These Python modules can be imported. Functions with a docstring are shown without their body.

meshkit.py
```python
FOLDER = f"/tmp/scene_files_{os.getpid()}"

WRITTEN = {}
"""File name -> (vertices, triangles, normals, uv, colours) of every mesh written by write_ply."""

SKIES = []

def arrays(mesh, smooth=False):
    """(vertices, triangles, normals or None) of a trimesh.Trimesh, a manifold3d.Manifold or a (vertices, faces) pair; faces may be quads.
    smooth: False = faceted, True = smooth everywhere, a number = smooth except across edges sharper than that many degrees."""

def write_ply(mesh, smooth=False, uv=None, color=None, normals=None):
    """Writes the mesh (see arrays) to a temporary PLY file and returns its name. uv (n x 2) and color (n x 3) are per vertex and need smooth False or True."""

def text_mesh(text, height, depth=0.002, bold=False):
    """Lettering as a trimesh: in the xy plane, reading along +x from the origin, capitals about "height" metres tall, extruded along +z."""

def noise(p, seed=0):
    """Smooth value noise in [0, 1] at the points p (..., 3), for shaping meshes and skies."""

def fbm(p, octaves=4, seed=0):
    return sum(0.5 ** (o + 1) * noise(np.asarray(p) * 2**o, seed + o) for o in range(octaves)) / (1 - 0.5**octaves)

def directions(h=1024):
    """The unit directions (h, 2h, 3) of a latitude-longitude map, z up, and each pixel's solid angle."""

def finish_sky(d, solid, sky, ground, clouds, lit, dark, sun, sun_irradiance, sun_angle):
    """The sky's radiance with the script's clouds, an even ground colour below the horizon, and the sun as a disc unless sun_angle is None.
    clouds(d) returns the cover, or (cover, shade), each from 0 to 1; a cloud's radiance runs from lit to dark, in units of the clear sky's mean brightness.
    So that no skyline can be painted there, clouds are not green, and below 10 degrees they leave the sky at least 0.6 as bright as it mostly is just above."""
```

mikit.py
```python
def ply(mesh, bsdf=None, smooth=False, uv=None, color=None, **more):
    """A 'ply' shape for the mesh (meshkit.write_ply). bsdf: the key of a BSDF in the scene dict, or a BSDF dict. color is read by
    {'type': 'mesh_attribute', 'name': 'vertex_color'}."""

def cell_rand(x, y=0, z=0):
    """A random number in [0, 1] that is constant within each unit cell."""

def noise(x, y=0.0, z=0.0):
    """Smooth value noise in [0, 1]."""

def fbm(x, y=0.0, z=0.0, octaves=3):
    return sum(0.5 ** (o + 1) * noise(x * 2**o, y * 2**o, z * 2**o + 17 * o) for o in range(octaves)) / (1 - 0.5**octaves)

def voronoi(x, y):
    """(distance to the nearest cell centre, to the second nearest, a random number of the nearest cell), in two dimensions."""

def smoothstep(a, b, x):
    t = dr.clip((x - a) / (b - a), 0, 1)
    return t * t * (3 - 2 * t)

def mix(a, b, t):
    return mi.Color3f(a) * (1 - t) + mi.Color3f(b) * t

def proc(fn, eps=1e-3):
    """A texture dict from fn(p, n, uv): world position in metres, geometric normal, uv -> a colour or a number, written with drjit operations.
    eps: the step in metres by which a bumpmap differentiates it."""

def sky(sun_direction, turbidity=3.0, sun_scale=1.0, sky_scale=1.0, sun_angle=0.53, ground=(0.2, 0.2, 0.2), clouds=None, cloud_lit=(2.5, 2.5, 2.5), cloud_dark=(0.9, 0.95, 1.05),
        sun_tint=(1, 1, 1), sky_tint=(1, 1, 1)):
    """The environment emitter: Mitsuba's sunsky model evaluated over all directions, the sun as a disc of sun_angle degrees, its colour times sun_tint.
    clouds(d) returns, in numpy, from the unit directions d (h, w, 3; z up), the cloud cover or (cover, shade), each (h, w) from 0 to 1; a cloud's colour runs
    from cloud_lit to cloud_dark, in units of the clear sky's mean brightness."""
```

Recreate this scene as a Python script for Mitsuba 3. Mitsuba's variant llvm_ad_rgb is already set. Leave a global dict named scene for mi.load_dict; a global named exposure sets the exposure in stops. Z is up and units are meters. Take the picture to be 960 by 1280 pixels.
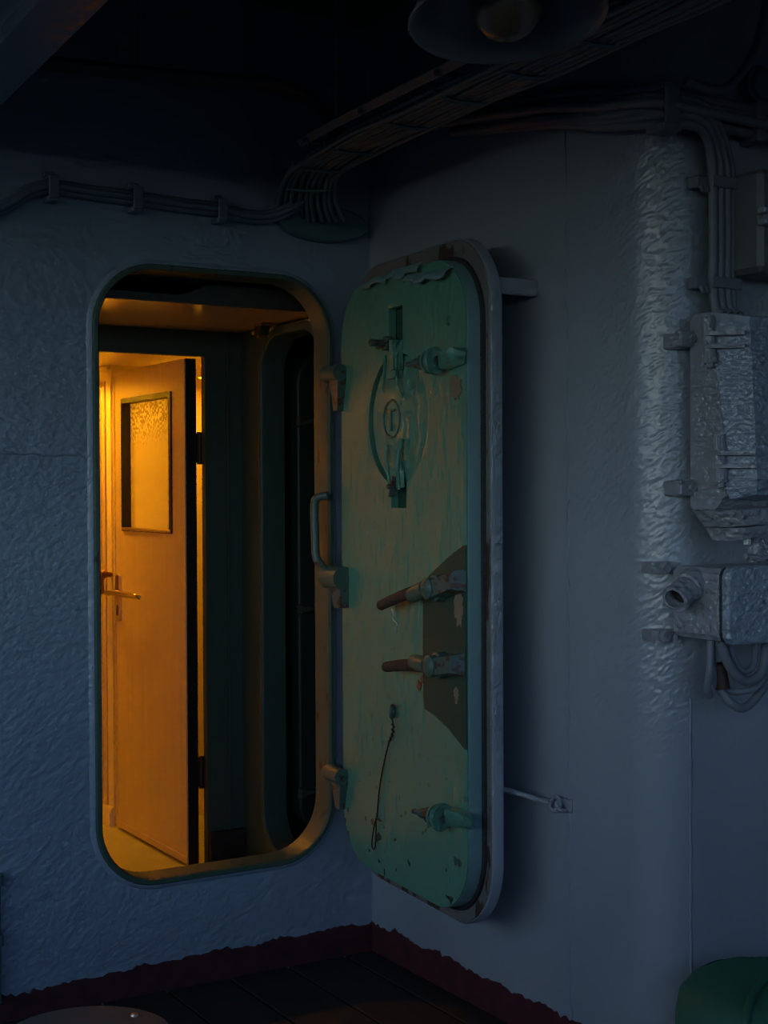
import math, random
import numpy as np, trimesh, manifold3d, mitsuba as mi, drjit as dr, mikit
from mikit import proc, noise, fbm, voronoi, smoothstep, mix
from shapely.geometry import Polygon, box as sbox
import meshkit

scene, labels = {"type": "scene"}, {}
RNG = random.Random(7)
NP = np.random.RandomState(11)
T = mi.ScalarTransform4f

# ------------------------------------------------------------------ camera, sky, lamp, exposure
CAM = np.array([-2.21, -3.758, 1.4])
yaw, pitch, roll, FPX = math.radians(31), math.radians(-0.89), math.radians(0.25), 1800.0
FW = np.array([math.sin(yaw) * math.cos(pitch), math.cos(yaw) * math.cos(pitch), math.sin(pitch)])
R0 = np.array([math.cos(yaw), -math.sin(yaw), 0.0])
U0 = np.cross(R0, FW)
UP = U0 * math.cos(roll) + R0 * math.sin(roll)
scene["camera"] = {
    "type": "perspective", "fov": 2 * math.degrees(math.atan(480 / FPX)), "fov_axis": "x",
    "near_clip": 0.05, "far_clip": 200.0,
    "to_world": T().look_at(origin=CAM.tolist(), target=(CAM + FW).tolist(), up=UP.tolist())}
# dusk: the sun is down behind the camera's left, the open sky lights the deck from two sides
scene["sky"] = mikit.sky((-0.93, -0.36, 0.32), turbidity=2.5, sun_scale=0.0, sky_scale=1.0,
                         ground=(0.03, 0.035, 0.04), sky_tint=(0.43, 0.545, 0.78))
LAMP = (9.0, 3.5, 0.10)
LAMP_GAIN = 1.6
exposure = 3.8

# ------------------------------------------------------------------ materials
def mat(name, rgb, rough=0.5, spec=0.5, metal=0.0, bump=None, bscale=0.001, eps=1e-3, tex=None, **kw):
    base = {"type": "rgb", "value": list(rgb)} if tex is None else proc(tex)
    b = {"type": "principled", "base_color": base, "roughness": rough, "metallic": metal, "specular": spec, **kw}
    if bump is not None:
        b = {"type": "bumpmap", "relief": proc(bump, eps), "scale": bscale, "bsdf": b}
    scene[name] = {"type": "twosided", "bsdf": b}
    return name

def lumps(p, n, uv):           # thick brushed and sprayed paint
    return fbm(p.x * 80, p.y * 80, p.z * 92, 2) + 0.35 * noise(p.x * 24, p.y * 24, p.z * 19)

def wrinkles(p, n, uv):        # orange-peel paint with curly ridges
    a = fbm(p.x * 30 + 5, p.y * 30, p.z * 30, 2)
    q = noise(p.x * 92 + a * 4, p.y * 92, p.z * 135 + a * 5)
    upto = 0.25 + 0.75 * smoothstep(0.70, 0.98, p.z + 0.25 * a)     # the lower wall was rolled smoother
    return (1 - dr.abs(2 * q - 1) + 0.4 * a) * upto

def runs(p, n, uv):            # paint laid on with a wide brush, runs downwards
    a = fbm(p.x * 38, p.y * 38, p.z * 15, 2)
    q = noise(p.x * 190 + a * 3, p.y * 190, p.z * 50 + a * 4)
    return 0.8 * smoothstep(0.55, 0.95, q) + 0.9 * a

def speck(p, n, uv):
    return noise(p.x * 260, p.y * 260, p.z * 260)

def blue_tex(p, n, uv):
    k = fbm(p.x * 2.1, p.y * 2.1, p.z * 2.7, 3)
    return mix((0.205, 0.255, 0.315), (0.25, 0.30, 0.36), k)

def grey_tex(p, n, uv):
    k = fbm(p.x * 3, p.y * 3, p.z * 1.2, 3)
    return mix((0.22, 0.245, 0.275), (0.27, 0.29, 0.315), k)

def green_tex(p, n, uv):
    k = fbm(p.x * 5, p.y * 5, p.z * 4, 3)
    c = mix((0.074, 0.205, 0.140), (0.098, 0.250, 0.172), k)
    chip = smoothstep(0.735, 0.765, fbm(p.x * 42 + 3, p.y * 42, p.z * 30, 2))
    low = smoothstep(0.75, 0.30, p.z)
    return mix(c, (0.025, 0.02, 0.018), chip * (0.12 + 0.88 * low))

def rim_tex(p, n, uv):
    k = fbm(p.x * 26, p.y * 26, p.z * 9, 3)
    low = smoothstep(1.0, 0.35, p.z)
    return mix((0.13, 0.125, 0.11), (0.05, 0.03, 0.02), smoothstep(0.60 - 0.1 * low, 0.68 - 0.1 * low, k))

def rust_tex(p, n, uv):
    k = fbm(p.x * 60, p.y * 60, p.z * 60, 3)
    return mix((0.075, 0.036, 0.024), (0.028, 0.016, 0.012), k)

def worn_tex(p, n, uv):        # green paint worn through to rust
    k = fbm(p.x * 55, p.y * 55, p.z * 55, 3)
    return mix((0.065, 0.10, 0.085), (0.075, 0.035, 0.02), smoothstep(0.55, 0.68, k))

def beam_tex(p, n, uv):
    k = fbm(p.x * 30, p.y * 14, p.z * 30, 3)
    near = smoothstep(-0.90, -1.02, p.y) * smoothstep(-1.33, -1.28, p.x)
    return mix((0.17, 0.195, 0.24), (0.60, 0.20, 0.05), smoothstep(0.36, 0.5, k) * near)

def coaming_tex(p, n, uv):
    k = fbm(p.x * 45, p.y * 45, p.z * 14, 3)
    return mix((0.050, 0.088, 0.062), (0.035, 0.028, 0.02), smoothstep(0.68, 0.80, k))

def laminate_tex(p, n, uv):
    k = fbm(p.x * 50, p.y * 50, p.z * 1.6, 3)
    return mix((0.60, 0.46, 0.30), (0.70, 0.55, 0.38), k)

def lino_tex(p, n, uv):
    k = fbm(p.x * 9, p.y * 9, 0.0, 3)
    return mix((0.40, 0.40, 0.20), (0.50, 0.49, 0.27), k)

def frost_tex(p, n, uv):
    h = smoothstep(1.58, 1.68, p.z + 0.05 * noise(p.y * 22, p.z * 22))
    v = noise(p.x * 5, p.y * 120, p.z * 120)
    return mix((0.86, 0.76, 0.55), mix((0.5, 0.4, 0.22), (1.0, 0.97, 0.85), smoothstep(0.35, 0.65, v)), h)

def deck_tex(p, n, uv):
    k = fbm(p.x * 14, p.y * 3, p.z, 3)
    return mix((0.008, 0.006, 0.0055), (0.017, 0.012, 0.010), k)

def red_tex(p, n, uv):
    k = fbm(p.x * 25, p.y * 25, p.z * 25, 3)
    return mix((0.085, 0.014, 0.017), (0.03, 0.009, 0.010), k)

mat("blue_paint", None, 0.33, bump=lumps, bscale=0.0035, tex=blue_tex)
mat("blue_plain", None, 0.32, 0.6, tex=blue_tex)
mat("grey_plain", None, 0.28, 0.7, tex=grey_tex)
mat("grey_paint", None, 0.28, 0.65, bump=wrinkles, bscale=0.0062, tex=grey_tex)
mat("box_paint", (0.235, 0.24, 0.262), 0.28, 0.7, bump=lumps, bscale=0.011)
mat("cable_paint", (0.135, 0.145, 0.165), 0.5)
mat("cable_blue", (0.115, 0.145, 0.19), 0.45)
mat("box_blue", (0.215, 0.25, 0.295), 0.28, 0.7, bump=lumps, bscale=0.011)
mat("dark_paint", (0.085, 0.145, 0.155), 0.55)
mat("cabinet_paint", (0.105, 0.11, 0.118), 0.45)
mat("bare_primer", (0.19, 0.15, 0.095), 0.6, bump=lumps, bscale=0.004)
mat("ceiling_paint", (0.055, 0.058, 0.062), 0.6)
mat("green_paint", None, 0.27, 0.65, bump=runs, bscale=0.0125, tex=green_tex)
mat("emblem_paint", (0.06, 0.125, 0.09), 0.4)
mat("teal_paint", (0.14, 0.235, 0.225), 0.4, bump=lumps, bscale=0.0016)
mat("green_plain", None, 0.30, 0.32, tex=green_tex)
mat("patch_paint", (0.015, 0.056, 0.034), 0.55, bump=lumps, bscale=0.0012)
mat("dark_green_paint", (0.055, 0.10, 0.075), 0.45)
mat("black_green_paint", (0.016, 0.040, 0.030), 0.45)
mat("head_paint", (0.045, 0.04, 0.028), 0.4)
mat("gasket_rubber", (0.02, 0.02, 0.02), 0.7)
mat("rim_paint", None, 0.5, bump=lumps, bscale=0.002, tex=rim_tex)
mat("rust", None, 0.75, tex=rust_tex)
mat("worn_metal", None, 0.42, bump=lumps, bscale=0.0015, tex=worn_tex)
mat("beam_paint", None, 0.5, bump=lumps, bscale=0.002, tex=beam_tex)
mat("coaming_paint", None, 0.40, bump=lumps, bscale=0.0022, tex=coaming_tex)
mat("laminate", None, 0.38, tex=laminate_tex)
mat("cream_paint", (0.80, 0.70, 0.50), 0.4)
mat("glossy_cream", (0.40, 0.35, 0.25), 0.16, bump=lumps, bscale=0.0006)
mat("linoleum", None, 0.45, tex=lino_tex)
scene["frosted_glass"] = {"type": "principledthin", "base_color": proc(frost_tex), "roughness": 0.4, "diff_trans": 1.0, "spec_trans": 0.0}
mat("black_frame", (0.015, 0.014, 0.013), 0.4)
mat("brass", (0.70, 0.55, 0.33), 0.25, metal=1.0)
mat("red_brown", (0.19, 0.06, 0.035), 0.35)
mat("red_brown_dark", (0.05, 0.025, 0.016), 0.5)
mat("deck", None, 0.7, tex=deck_tex)
mat("red_paint", None, 0.6, tex=red_tex)
mat("reflector_enamel", (0.12, 0.13, 0.135), 0.4)
mat("globe_glass", (0.09, 0.065, 0.045), 0.2)
mat("drum_top", (0.10, 0.085, 0.07), 0.55, bump=lumps, bscale=0.002)
mat("green_canvas", (0.02, 0.10, 0.055), 0.75, bump=lumps, bscale=0.002)
mat("wire_metal", (0.035, 0.03, 0.028), 0.5, metal=0.4)
mat("white_cord", (0.45, 0.45, 0.42), 0.7)

# ------------------------------------------------------------------ mesh tools
cat = trimesh.util.concatenate

def rr(x0, x1, y0, y1, r, seg=10, inset=0.0):
    """A rounded rectangle as a ring of points, always 4*(seg+1) of them, counter-clockwise."""
    x0, x1, y0, y1 = x0 + inset, x1 - inset, y0 + inset, y1 - inset
    r = max(min(r - inset, (x1 - x0) / 2, (y1 - y0) / 2), 1e-4)
    out = []
    for cx, cy, a0 in ((x1 - r, y1 - r, 0), (x0 + r, y1 - r, 90), (x0 + r, y0 + r, 180), (x1 - r, y0 + r, 270)):
        for k in range(seg + 1):
            a = math.radians(a0 + 90 * k / seg)
            out.append((cx + r * math.cos(a), cy + r * math.sin(a)))
    return np.array(out)

def circ(cx, cy, r, seg=24, rx=None):
    a = np.arange(seg) * 2 * math.pi / seg
    return np.stack([cx + (rx or r) * np.cos(a), cy + r * np.sin(a)], 1)

def loft(rings, caps=True):
    """Joins rings ((n x 2) points, z) or (n x 3) points into a closed skin; the end rings are capped with fans."""
    P = []
    for q in rings:
        P.append(np.hstack([q[0], np.full((len(q[0]), 1), q[1])]) if isinstance(q, tuple) else np.asarray(q, float))
    n = len(P[0])
    V, Fc = np.vstack(P), []
    for k in range(len(P) - 1):
        for i in range(n):
            j = (i + 1) % n
            a, b, c, d = k * n + i, k * n + j, (k + 1) * n + j, (k + 1) * n + i
            Fc += [(a, b, c), (a, c, d)]
    if caps:
        for k, flip in ((0, True), (len(P) - 1, False)):
            c = len(V)
            V = np.vstack([V, P[k].mean(0)])
            for i in range(n):
                j = (i + 1) % n
                Fc.append((c, k * n + j, k * n + i) if flip else (c, k * n + i, k * n + j))
    return trimesh.Trimesh(V, Fc, process=False)

def slab(x0, x1, y0, y1, z0, z1, r=0.01, bev=0.004, seg=6):
    """A plate with rounded corners in plan and a rounded front edge."""
    rings = [(rr(x0, x1, y0, y1, r, seg), z0)]
    for k in range(4):
        a = math.radians(90 * k / 3)
        rings.append((rr(x0, x1, y0, y1, r, seg, bev * (1 - math.cos(a))), z1 - bev + bev * math.sin(a)))
    return loft(rings)

def cbox(x0, x1, y0, y1, z0, z1, c=0.003):
    """A box with chamfered edges."""
    pts = []
    for x, sx in ((x0, 1), (x1, -1)):
        for y, sy in ((y0, 1), (y1, -1)):
            for z, sz in ((z0, 1), (z1, -1)):
                pts += [(x + sx * c, y + sy * c, z), (x + sx * c, y, z + sz * c), (x, y + sy * c, z + sz * c)]
    return trimesh.convex.convex_hull(np.array(pts))

def ext(poly, z0, z1):
    rings = []
    for g in getattr(poly, "geoms", [poly]):
        rings += [np.array(g.exterior.coords)[:-1]] + [np.array(h.coords)[:-1] for h in g.interiors]
    m = manifold3d.Manifold.extrude(manifold3d.CrossSection(rings, manifold3d.FillRule.EvenOdd), z1 - z0).to_mesh()
    return trimesh.Trimesh(m.vert_properties[:, :3] + (0, 0, z0), m.tri_verts, process=False)

def rect(x0, x1, y0, y1):
    return sbox(x0, y0, x1, y1)

def hullpts(pts):
    return trimesh.convex.convex_hull(np.array(pts, float))

def smooth_path(pts, sub=8):
    p = np.asarray(pts, float)
    if len(p) < 3 or sub < 2:
        return p
    q = np.vstack([2 * p[0] - p[1], p, 2 * p[-1] - p[-2]])
    out = []
    for i in range(1, len(q) - 2):
        for k in range(sub):
            t = k / sub
            out.append(0.5 * (2 * q[i] + (q[i + 1] - q[i - 1]) * t + (2 * q[i - 1] - 5 * q[i] + 4 * q[i + 1] - q[i + 2]) * t * t
                              + (3 * q[i] - q[i - 1] - 3 * q[i + 1] + q[i + 2]) * t ** 3))
    out.append(p[-1])
    return np.array(out)

def tube(pts, r, seg=10, sub=8, r1=None, flat=1.0):
    """A round bar along a smooth path; the radius may run from r to r1."""
    p = smooth_path(pts, sub)
    t = np.gradient(p, axis=0)
    t /= np.linalg.norm(t, axis=1, keepdims=True) + 1e-12
    u = np.cross(t[0], (0, 0, 1) if abs(t[0][2]) < 0.9 else (1, 0, 0))
    rings, n = [], len(p)
    for i in range(n):
        u = u - t[i] * (u @ t[i])
        u /= np.linalg.norm(u)
        v = np.cross(t[i], u)
        rad = r if r1 is None else r + (r1 - r) * i / (n - 1)
        a = np.arange(seg) * 2 * math.pi / seg
        rings.append(p[i] + rad * (np.cos(a)[:, None] * u + flat * np.sin(a)[:, None] * v))
    return loft(rings)

def lathe(prof, seg=32):
    return loft([(circ(0, 0, max(r, 1e-4), seg), z) for r, z in prof])

def rod(a, b, r, seg=12):
    return tube([a, b], r, seg, 1)

def hexnut(c, r, h, axis="z", ang=0.0):
    m = loft([(circ(0, 0, r * 0.93, 6), 0), (circ(0, 0, r, 6), h * 0.12), (circ(0, 0, r, 6), h * 0.88), (circ(0, 0, r * 0.9, 6), h)])
    m.apply_transform(trimesh.transformations.rotation_matrix(ang, (0, 0, 1)))
    if axis == "x":
        m.apply_transform(trimesh.transformations.rotation_matrix(math.pi / 2, (0, 1, 0)))
    m.apply_translation(c)
    return m

def ring3(c, R, r, u, v, seg=24, s2=8, a0=0.0, a1=2 * math.pi):
    u, v = np.array(u, float), np.array(v, float)
    full = abs(a1 - a0 - 2 * math.pi) < 1e-6
    aa = np.linspace(a0, a1, seg + 1)
    pts = [np.array(c) + R * (math.cos(a) * u + math.sin(a) * v) for a in aa]
    return tube(pts, r, s2, 1)

def frame(o, x, y, z):
    M = np.eye(4)
    M[:3, 0], M[:3, 1], M[:3, 2], M[:3, 3] = x, y, z, o
    return M

def put(m, M):
    m = m.copy()
    m.apply_transform(M)
    return m

def add(key, mesh, bsdf, smooth=35, M=None, label=None, category=None, group=None, kind=None, **more):
    base, k = key, 0
    while key in scene:
        k += 1
        key = f"{base}_{k:03d}"
    if M is not None:
        mesh = put(trimesh.Trimesh(*mesh, process=False) if isinstance(mesh, tuple) else mesh, M)
    scene[key] = mikit.ply(mesh, bsdf, smooth=smooth, **more)
    tag(key, label, category, group, kind)
    return key

def tag(key, label=None, category=None, group=None, kind=None):
    d = {k: v for k, v in (("label", label), ("category", category), ("group", group), ("kind", kind)) if v}
    if d:
        labels[key] = d

def thing(name, label, category, group=None):
    key, k = name, 0
    while key in labels:
        k += 1
        key = f"{name}_{k:03d}"
    tag(key, label, category, group)
    return key

def struct(key, mesh, bsdf, M=None, smooth=35):
    return add(key, mesh, bsdf, smooth, M, kind="structure")

# frames of the walls: local x along the wall, y up, z out of it
WA = frame((0, 0, 0), (1, 0, 0), (0, 0, 1), (0, -1, 0))           # back wall y = 0: local x = world x
WB = frame((0, 0, 0), (0, -1, 0), (0, 0, 1), (-1, 0, 0))          # right wall x = 0: local x = -y
WC = frame((0, -1.30, 0), (1, 0, 0), (0, 0, 1), (0, -1, 0))       # wall past the rounded corner
a5 = math.radians(5)
DOOR = frame((-0.145, -0.08, 0), (-math.sin(a5), -math.cos(a5), 0), (0, 0, 1), (-math.cos(a5), math.sin(a5), 0))

# ------------------------------------------------------------------ shell on deck
OX0, OX1, OZ0, OZ1, OR = -0.872, -0.138, 0.307, 2.023, 0.175       # the doorway
hole = Polygon(rr(OX0, OX1, OZ0, OZ1, OR, 12))
def sheet(pos, keep=None):
    """A grid of points (n x m x 3) as one surface; keep: which points may carry a face."""
    n, m = pos.shape[:2]
    idx = np.arange(n * m).reshape(n, m)
    a, b, c, e = idx[:-1, :-1].ravel(), idx[1:, :-1].ravel(), idx[1:, 1:].ravel(), idx[:-1, 1:].ravel()
    F = np.vstack([np.stack([a, b, c], 1), np.stack([a, c, e], 1)])
    if keep is not None:
        F = F[keep.ravel()[F].all(1)]
    return trimesh.Trimesh(pos.reshape(-1, 3), F, process=False)

def ridges(u, v, fu, fv, seed, warp=0.5):
    """Curly raised ridges of thick paint, 0 to 1."""
    a = meshkit.fbm(np.stack([u * fu * 0.4, v * fv * 0.4, u * 0 + seed], -1), 2)
    q = meshkit.noise(np.stack([u * fu + warp * 6 * a, v * fv + warp * 6 * a, u * 0 + seed + 9], -1))
    return (1 - np.abs(2 * q - 1)) ** 1.3

def ease(a, b, x):
    t = np.clip((x - a) / (b - a), 0, 1)
    return t * t * (3 - 2 * t)

add("wall_back__backing", ext(rect(-4.2, 0.03, -0.02, 2.8).difference(hole), -0.014, -0.006), "blue_paint", False, WA)
gx, gz = np.meshgrid(np.arange(-2.40, 0.0001, 0.005), np.arange(-0.02, 2.81, 0.0055), indexing="ij")
hh = 0.0014 * ridges(gx, gz, 46, 60, 3, 0.7) * ease(0.34, 0.60, meshkit.fbm(np.stack([gx * 3, gz * 2.2, gx * 0], -1), 3)) + 0.0017 * meshkit.fbm(np.stack([gx * 26, gz * 30, gx * 0 + 4], -1), 2)
hh = hh * ease(0.0, -0.03, gx) - 0.0006
ix = OX0 + OR, OX1 - OR, OZ0 + OR, OZ1 - OR
dq = np.hypot(np.maximum(np.maximum(ix[0] - gx, gx - ix[1]), 0), np.maximum(np.maximum(ix[2] - gz, gz - ix[3]), 0))
struct("wall_back", sheet(np.stack([gx, -hh, gz], -1), dq > OR + 0.002), "blue_paint", smooth=True)
lip = loft([(rr(OX0, OX1, OZ0, OZ1, OR, 12, -0.020), -0.002), (rr(OX0, OX1, OZ0, OZ1, OR, 12, -0.014), 0.005),
            (rr(OX0, OX1, OZ0, OZ1, OR, 12, -0.006), 0.009), (rr(OX0, OX1, OZ0, OZ1, OR, 12, -0.001), 0.009)], caps=False)
add("wall_back__door_lip", lip, "blue_paint", 50, WA)
ringc = [(rr(OX0, OX1, OZ0, OZ1, OR, 12, 0.0), -0.072), (rr(OX0, OX1, OZ0, OZ1, OR, 12, -0.004), 0.010), (rr(OX0, OX1, OZ0, OZ1, OR, 12, 0.000), 0.018),
         (rr(OX0, OX1, OZ0, OZ1, OR, 12, 0.010), 0.018), (rr(OX0, OX1, OZ0, OZ1, OR, 12, 0.015), 0.010), (rr(OX0, OX1, OZ0, OZ1, OR, 12, 0.015), -0.072),
         (rr(OX0, OX1, OZ0, OZ1, OR, 12, 0.0), -0.072)]
struct("trim_1", loft(ringc, caps=False), "coaming_paint", WA, smooth=50)

# right wall: flat, a convex rounded corner, then flat again; one bent sheet
def wall_point(q):
    """Position and outward normal at the arc length q along the bent wall."""
    arcl = 0.11 * math.pi / 2
    if q <= 1.19:
        return (0.0, -q), (-1.0, 0.0)
    if q <= 1.19 + arcl:
        a = (q - 1.19) / 0.11
        return (0.11 - 0.11 * math.cos(a), -1.19 - 0.11 * math.sin(a)), (-math.cos(a), -math.sin(a))
    return (0.11 + q - 1.19 - arcl, -1.30), (0.0, -1.0)
qs = np.concatenate([np.arange(0, 0.60, 0.03), np.arange(0.60, 1.95, 0.0036), np.arange(1.97, 2.7, 0.05)])
zs = np.concatenate([np.arange(-0.02, 2.42, 0.0036), np.arange(2.45, 2.81, 0.05)])
WP = np.array([(*wall_point(q)[0], *wall_point(q)[1]) for q in qs])
gq, gz = np.meshgrid(qs, zs, indexing="ij")
coat = 0.10 + 0.90 * ease(0.86, 1.16, gq + 0.25 * (meshkit.fbm(np.stack([gq * 2, gz * 4, gq * 0], -1), 3) - 0.5))
coat *= 0.22 + 0.78 * ease(0.66, 0.98, gz + 0.22 * (meshkit.fbm(np.stack([gq * 5, gz * 3, gq * 0 + 2], -1), 3) - 0.5)) * ease(2.35, 2.05, gz)
hh = coat * (0.0016 * ridges(gq, gz, 66, 102, 5, 0.8) + 0.0010 * meshkit.noise(np.stack([gq * 170, gz * 190, gq * 0], -1))) + 0.0009 * meshkit.fbm(np.stack([gq * 9, gz * 5, gq * 0 + 7], -1), 2)
hh *= ease(0.0, 0.05, gq)
struct("wall_right", sheet(np.stack([WP[:, 0:1] + WP[:, 2:3] * hh, WP[:, 1:2] + WP[:, 3:4] * hh, gz], -1)), "grey_plain", smooth=True)
seamv = [(-0.0, -0.955 - 0.008 * (1 - z / 2.3) + 0.0035 * NP.randn(), z) for z in np.arange(0.02, 2.36, 0.03)]
add("wall_right__weld_seam", tube(seamv, 0.0042, 6, 1), "grey_paint", 60)
cornerv = [(-0.002, -0.002, z) for z in np.arange(0.12, 2.6, 0.1)]
add("wall_right__weld_seam", tube(cornerv, 0.002, 6, 1), "blue_paint", 60)
seama = [(x_, -0.001, 1.497 + 0.0015 * NP.randn()) for x_ in np.arange(-2.0, -0.90, 0.03)]
add("wall_back__weld_seam", tube(seama, 0.0028, 6, 1), "blue_paint", 60)
seamc = [(0.085, -1.2985 + 0.001 * NP.randn(), z) for z in np.arange(0.02, 0.95, 0.03)]
add("wall_right__weld_seam", tube(seamc, 0.003, 6, 1), "grey_paint", 60)

# deck: steel underlay and dark planks
struct("floor", cbox(-4.2, 1.4, -5.2, 4.2, -0.06, -0.012), "ceiling_paint")
x = -3.9
plank = None
while x < 1.3:
    for (y0, y1) in ((-2.55, -0.002), (-5.15, -2.556)):
        if x + 0.19 > 0 and y0 > -2.6:
            pl = cbox(x + 0.003, min(x + 0.187, 1.3), y0, -1.31 if x > -0.01 else y1, -0.03, 0.0 + 0.002 * RNG.random(), 0.003)
            if x < 0 < x + 0.19:
                pl = cbox(x + 0.003, -0.003, y0, y1, -0.03, 0.001, 0.003)
        else:
            pl = cbox(x + 0.003, x + 0.187, y0, y1, -0.03, 0.002 * RNG.random(), 0.003)
        add("floor__deck_plank", pl, "deck", 30)
    x += 0.19

# painted red skirting with a ragged upper edge
def skirting(L, z_a, z_b, seed):
    rs = np.random.RandomState(seed)
    s = np.linspace(0, L, int(L / 0.012))
    top = z_a + (z_b - z_a) * s / L + 0.012 * (meshkit.fbm(np.stack([s * 14, s * 0 + seed, s * 0], 1), 4) - 0.5) * 2 + 0.003 * rs.randn(len(s))
    V = np.vstack([np.stack([s, s * 0, s * 0 + 0.0055], 1), np.stack([s, np.maximum(top, 0.01), s * 0 + 0.0055], 1), np.stack([s, np.maximum(top, 0.01) + 0.002, s * 0 - 0.001], 1)])
    n = len(s)
    F = [(i, i + 1, n + i + 1, n + i) for i in range(n - 1)] + [(n + i, n + i + 1, 2 * n + i + 1, 2 * n + i) for i in range(n - 1)]
    return trimesh.Trimesh(*[np.array(V), np.vstack([np.array(F)[:, [0, 1, 2]], np.array(F)[:, [0, 2, 3]]])], process=False)
struct("baseboard_back", skirting(4.1, 0.03, 0.088, 1), "red_paint", frame((-4.1, 0, 0), (1, 0, 0), (0, 0, 1), (0, -1, 0)), smooth=False)
struct("baseboard_right", skirting(1.19, 0.088, 0.095, 2), "red_paint", WB, smooth=False)

# deck head above with its beams
struct("ceiling", cbox(-4.2, 1.4, -5.0, 0.6, 2.80, 2.86), "ceiling_paint")
for y in (-0.95, -1.9, -2.9, -3.9):
    add("ceiling__cross_beam", cbox(-4.1, 1.35, y - 0.006, y + 0.006, 2.62, 2.80, 0.002), "ceiling_paint", 30)

# the rest of the recess, beside and behind the camera: a return wall, the edge beam of the deck head and the bulwark
struct("wall_return", cbox(0.80, 0.83, -5.0, -1.30, 0.0, 2.8), "grey_paint")
struct("trim_edge_beam", cat([cbox(-4.2, 1.4, -5.0, -4.96, 2.40, 2.80), cbox(-4.2, -4.16, -5.0, 0.0, 2.40, 2.80)]), "ceiling_paint")
struct("wall_bulwark", cat([cbox(-4.9, 1.4, -5.2, -5.17, 0.0, 1.22), cbox(-4.9, -4.87, -5.2, 0.0, 0.0, 1.22)]), "grey_paint")

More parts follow.
